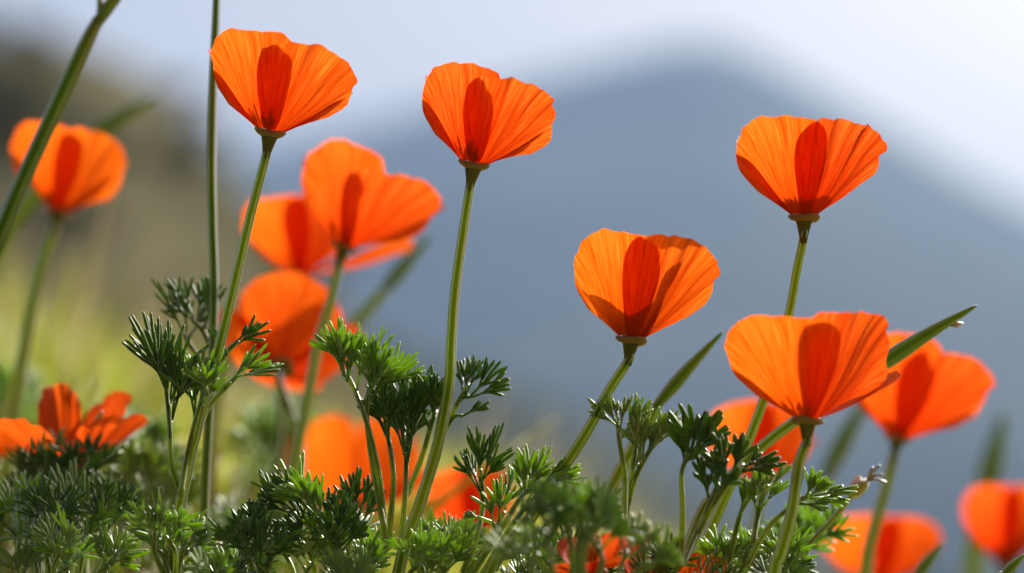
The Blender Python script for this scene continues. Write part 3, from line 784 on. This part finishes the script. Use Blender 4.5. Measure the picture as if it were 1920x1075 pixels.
# light leaf by the dark pod
T = tuft('pale green leaf spray in front of the dark leaning seed pod', (1180, 1150), .830)
leaf_px(T, .826, [(1170, 1000), (1172, 900), (1162, 830), (1158, 800)], [(1158, 800, 1105, 762, 14), (1158, 795, 1125, 745, 14), (1160, 790, 1148, 742, 14), (1163, 800, 1172, 745, 14), (1168, 820, 1205, 750, 18)], 330, 'leaf_pale_sunlit', copies=1)
leaf_px(T, .832, [(1172, 970), (1190, 900), (1215, 850), (1235, 825)], [(1195, 870, 1190, 780, 24), (1205, 855, 1215, 765, 24), (1222, 840, 1240, 770, 24), (1232, 830, 1262, 770, 22), (1215, 850, 1228, 780, 24), (1235, 830, 1280, 790, 20), (1200, 860, 1205, 770, 22)], 331, 'leaf_pale_sunlit', copies=2)
leaf_px(T, .836, [(1172, 970), (1185, 890), (1192, 840)], [(1190, 850, 1200, 775, 24), (1194, 845, 1222, 780, 24)], 332, 'leaf')

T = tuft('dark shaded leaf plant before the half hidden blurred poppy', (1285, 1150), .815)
leaf_px(T, .815, [(1278, 1060), (1280, 950), (1278, 890), (1290, 850)], [(1290, 855, 1290, 765, 24), (1295, 850, 1315, 745, 24), (1300, 850, 1345, 770, 22), (1295, 860, 1340, 800, 22), (1285, 870, 1270, 785, 22), (1300, 860, 1365, 790, 20)], 340, 'leaf_dark_shaded', width=.0007)
leaf_px(T, .812, [(1280, 1060), (1330, 960), (1370, 900), (1395, 870)], [(1340, 905, 1330, 830, 24), (1355, 895, 1360, 815, 24), (1375, 890, 1400, 810, 22), (1385, 885, 1440, 840, 20), (1390, 885, 1455, 870, 16), (1345, 905, 1350, 830, 24)], 341, 'leaf_dark_shaded', width=.0007)
leaf_px(T, .810, [(1280, 1060), (1310, 990), (1335, 935), (1345, 910)], [(1330, 935, 1315, 860, 24), (1342, 915, 1350, 850, 24), (1345, 920, 1385, 880, 22)], 342, 'leaf_dark_shaded', width=.0007)

T = tuft('leaf spray with white glinting tips right of the thin stalk', (1420, 1150), .834)
leaf_px(T, .834, [(1400, 1060), (1440, 990), (1490, 945), (1520, 925)], [(1500, 940, 1490, 885, 20), (1510, 935, 1530, 885, 20), (1520, 930, 1560, 895, 18), (1525, 930, 1590, 915, 12), (1515, 935, 1585, 935, 12), (1495, 945, 1555, 945, 12)], 350, 'leaf', copies=2)
leaf_px(T, .830, [(1412, 1020), (1425, 950), (1440, 910)], [(1425, 945, 1422, 860, 16), (1432, 930, 1450, 870, 16), (1440, 920, 1480, 870, 14), (1430, 950, 1472, 900, 14), (1420, 960, 1400, 895, 14)], 351, 'leaf')
leaf_px(T, .836, [(1365, 1060), (1390, 960), (1420, 915)], [(1390, 960, 1395, 890, 16), (1405, 935, 1420, 890, 16), (1410, 935, 1440, 905, 14)], 352, 'leaf')
T = tuft('low leafy plant along the bottom below the glinting spray', (1420, 1170), .830)
for i in range(13):
    x = rnd.uniform(1290, 1490); wild_leaf(T, .834 + rnd.uniform(-.015, .02), (x, 1170), (x + rnd.uniform(-20, 30), 1010 + rnd.uniform(0, 60)), .0125, 4, 360 + i, ('leaf', 'leaf_dark_shaded', 'leaf_pale_sunlit')[i % 3])
T = tuft('blurred yellow green leaf spray behind the softly focused stem', (1500, 1170), .885)
for i, (x, y) in enumerate([(1500, 960), (1540, 975), (1565, 960), (1520, 1000), (1480, 985)]):
    wild_leaf(T, .885, (1460, 1150), (x, y), .014, 4, 380 + i, 'leaf')

# blurred plants of the meadow on the left
for j, (lab, x0, x1, y0, d, n, mt) in enumerate([
        ('pale blurred plant beside the low poppy with dark leaf tips', 205, 310, 835, .95, 9, 'leaf_pale_sunlit'),
        ('pale blurred plant at the left behind the bottom corner foliage', 0, 130, 880, 1.02, 9, 'leaf_pale_sunlit'),
        ('blurred dark plant with one upright sprig, right of the low poppy', 190, 260, 735, 1.02, 5, 'leaf'),
        ('blurred green plant behind the foot of the tallest stalk', 330, 480, 930, 1.08, 8, 'leaf_pale_sunlit'),
        ('blurred grey green plant below the poppy seen from behind', 420, 540, 960, .96, 9, 'leaf_pale_sunlit'),
        ('blurred plant under the poppy seen from behind', 450, 580, 740, 1.12, 8, 'leaf'),
        ('dark blurred plant at the left edge of the meadow', -20, 60, 700, 1.1, 6, 'leaf'),
        ('blurred yellow green plant between the stalks, far left of centre', 470, 560, 830, 1.2, 8, 'leaf')]):
    T = tuft(lab, ((x0 + x1) / 2, 1150), d)
    rnd = random.Random(400 + j)
    for i in range(n):
        x = rnd.uniform(x0, x1)
        wild_leaf(T, d + rnd.uniform(-.03, .03), ((x + (x0 + x1) / 2) / 2, y0 + 230), (x, y0 + rnd.uniform(0, 110)), .018, 4, 420 + j * 20 + i, mt, copies=1, width=.0009)

# meadow grass on the bank
def meadow(name, mat, n, seed, y0, y1, h0, h1, w):
    rnd = random.Random(seed); mb = MB()
    for _ in range(n):
        y = y0 + (y1 - y0) * rnd.random() ** 1.5
        x = y * rnd.uniform(-.30, .10 if y > 2 else .0) + rnd.uniform(-.05, .05)
        z = ground_z(x, y); h = rnd.uniform(h0, h1) * (1.0 + 0.4 * max(0.0, min(1.0, (-x / y - .08) / .1))) * (1 - .75 * sstep(2.0, 5, y)); a = rnd.uniform(0, 6.28)
        ln = Vector((math.cos(a), math.sin(a), 0)) * h * rnd.uniform(.1, .55)
        p0 = Vector((x, y, z - .005)); p1 = p0 + Vector((0, 0, h * .55)) + ln * .3; p2 = p0 + Vector((0, 0, h)) + ln
        sd = Vector((math.cos(a + 1.3), math.sin(a + 1.3), 0)) * w * rnd.uniform(.6, 1.5)
        b = [tuple(p0 - sd), tuple(p0 + sd), tuple(p1 + sd * .8), tuple(p1 - sd * .8), tuple(p2)]
        mb.add(b, [(0, 1, 2, 3), (3, 2, 4)], [])
    mb.build(name, mat, None, Vector((0, 2, 0)), 'stuff')
meadow('meadow_grass', M['grass'], 26000, 1, 1.25, 7.5, .05, .14, .0020)
meadow('dry_grass', M['straw'], 5000, 2, 1.3, 7.5, .06, .17, .0016)
def tall_blades(name, mat, n, seed, w):
    rnd = random.Random(seed); mb = MB()
    for _ in range(n):
        y = rnd.choice((rnd.uniform(1.12, 2.2), rnd.uniform(1.0, 1.2))); x = y * rnd.uniform(-.21, -.085); z = ground_z(x, y); h = rnd.uniform(.06, .13) * (1 + max(0, -x / y - .12) * 3)
        lean = Vector((rnd.gauss(0, .5), rnd.gauss(0, .3), 0)) * h
        pts = spline([Vector((x, y, z - .01)), Vector((x, y, z + h * .55)) + lean * .3, Vector((x, y, z + h)) + lean], 4)
        k = len(pts); ww = [w * rnd.uniform(.5, 1.3) * (1 - .85 * (i / (k - 1)) ** 2) for i in range(k)]
        mb.strand(pts, ww, [q * .3 for q in ww], Vector((rnd.uniform(-.6, .6), -1, .2)).normalized(), 6)
    mb.build(name, mat, None, Vector((-.2, 1.5, 0)), 'stuff')
tall_blades('tall_grass', M['grass'], 230, 5, .0028)
tall_blades('tall_dry_grass', M['straw'], 70, 6, .0026)
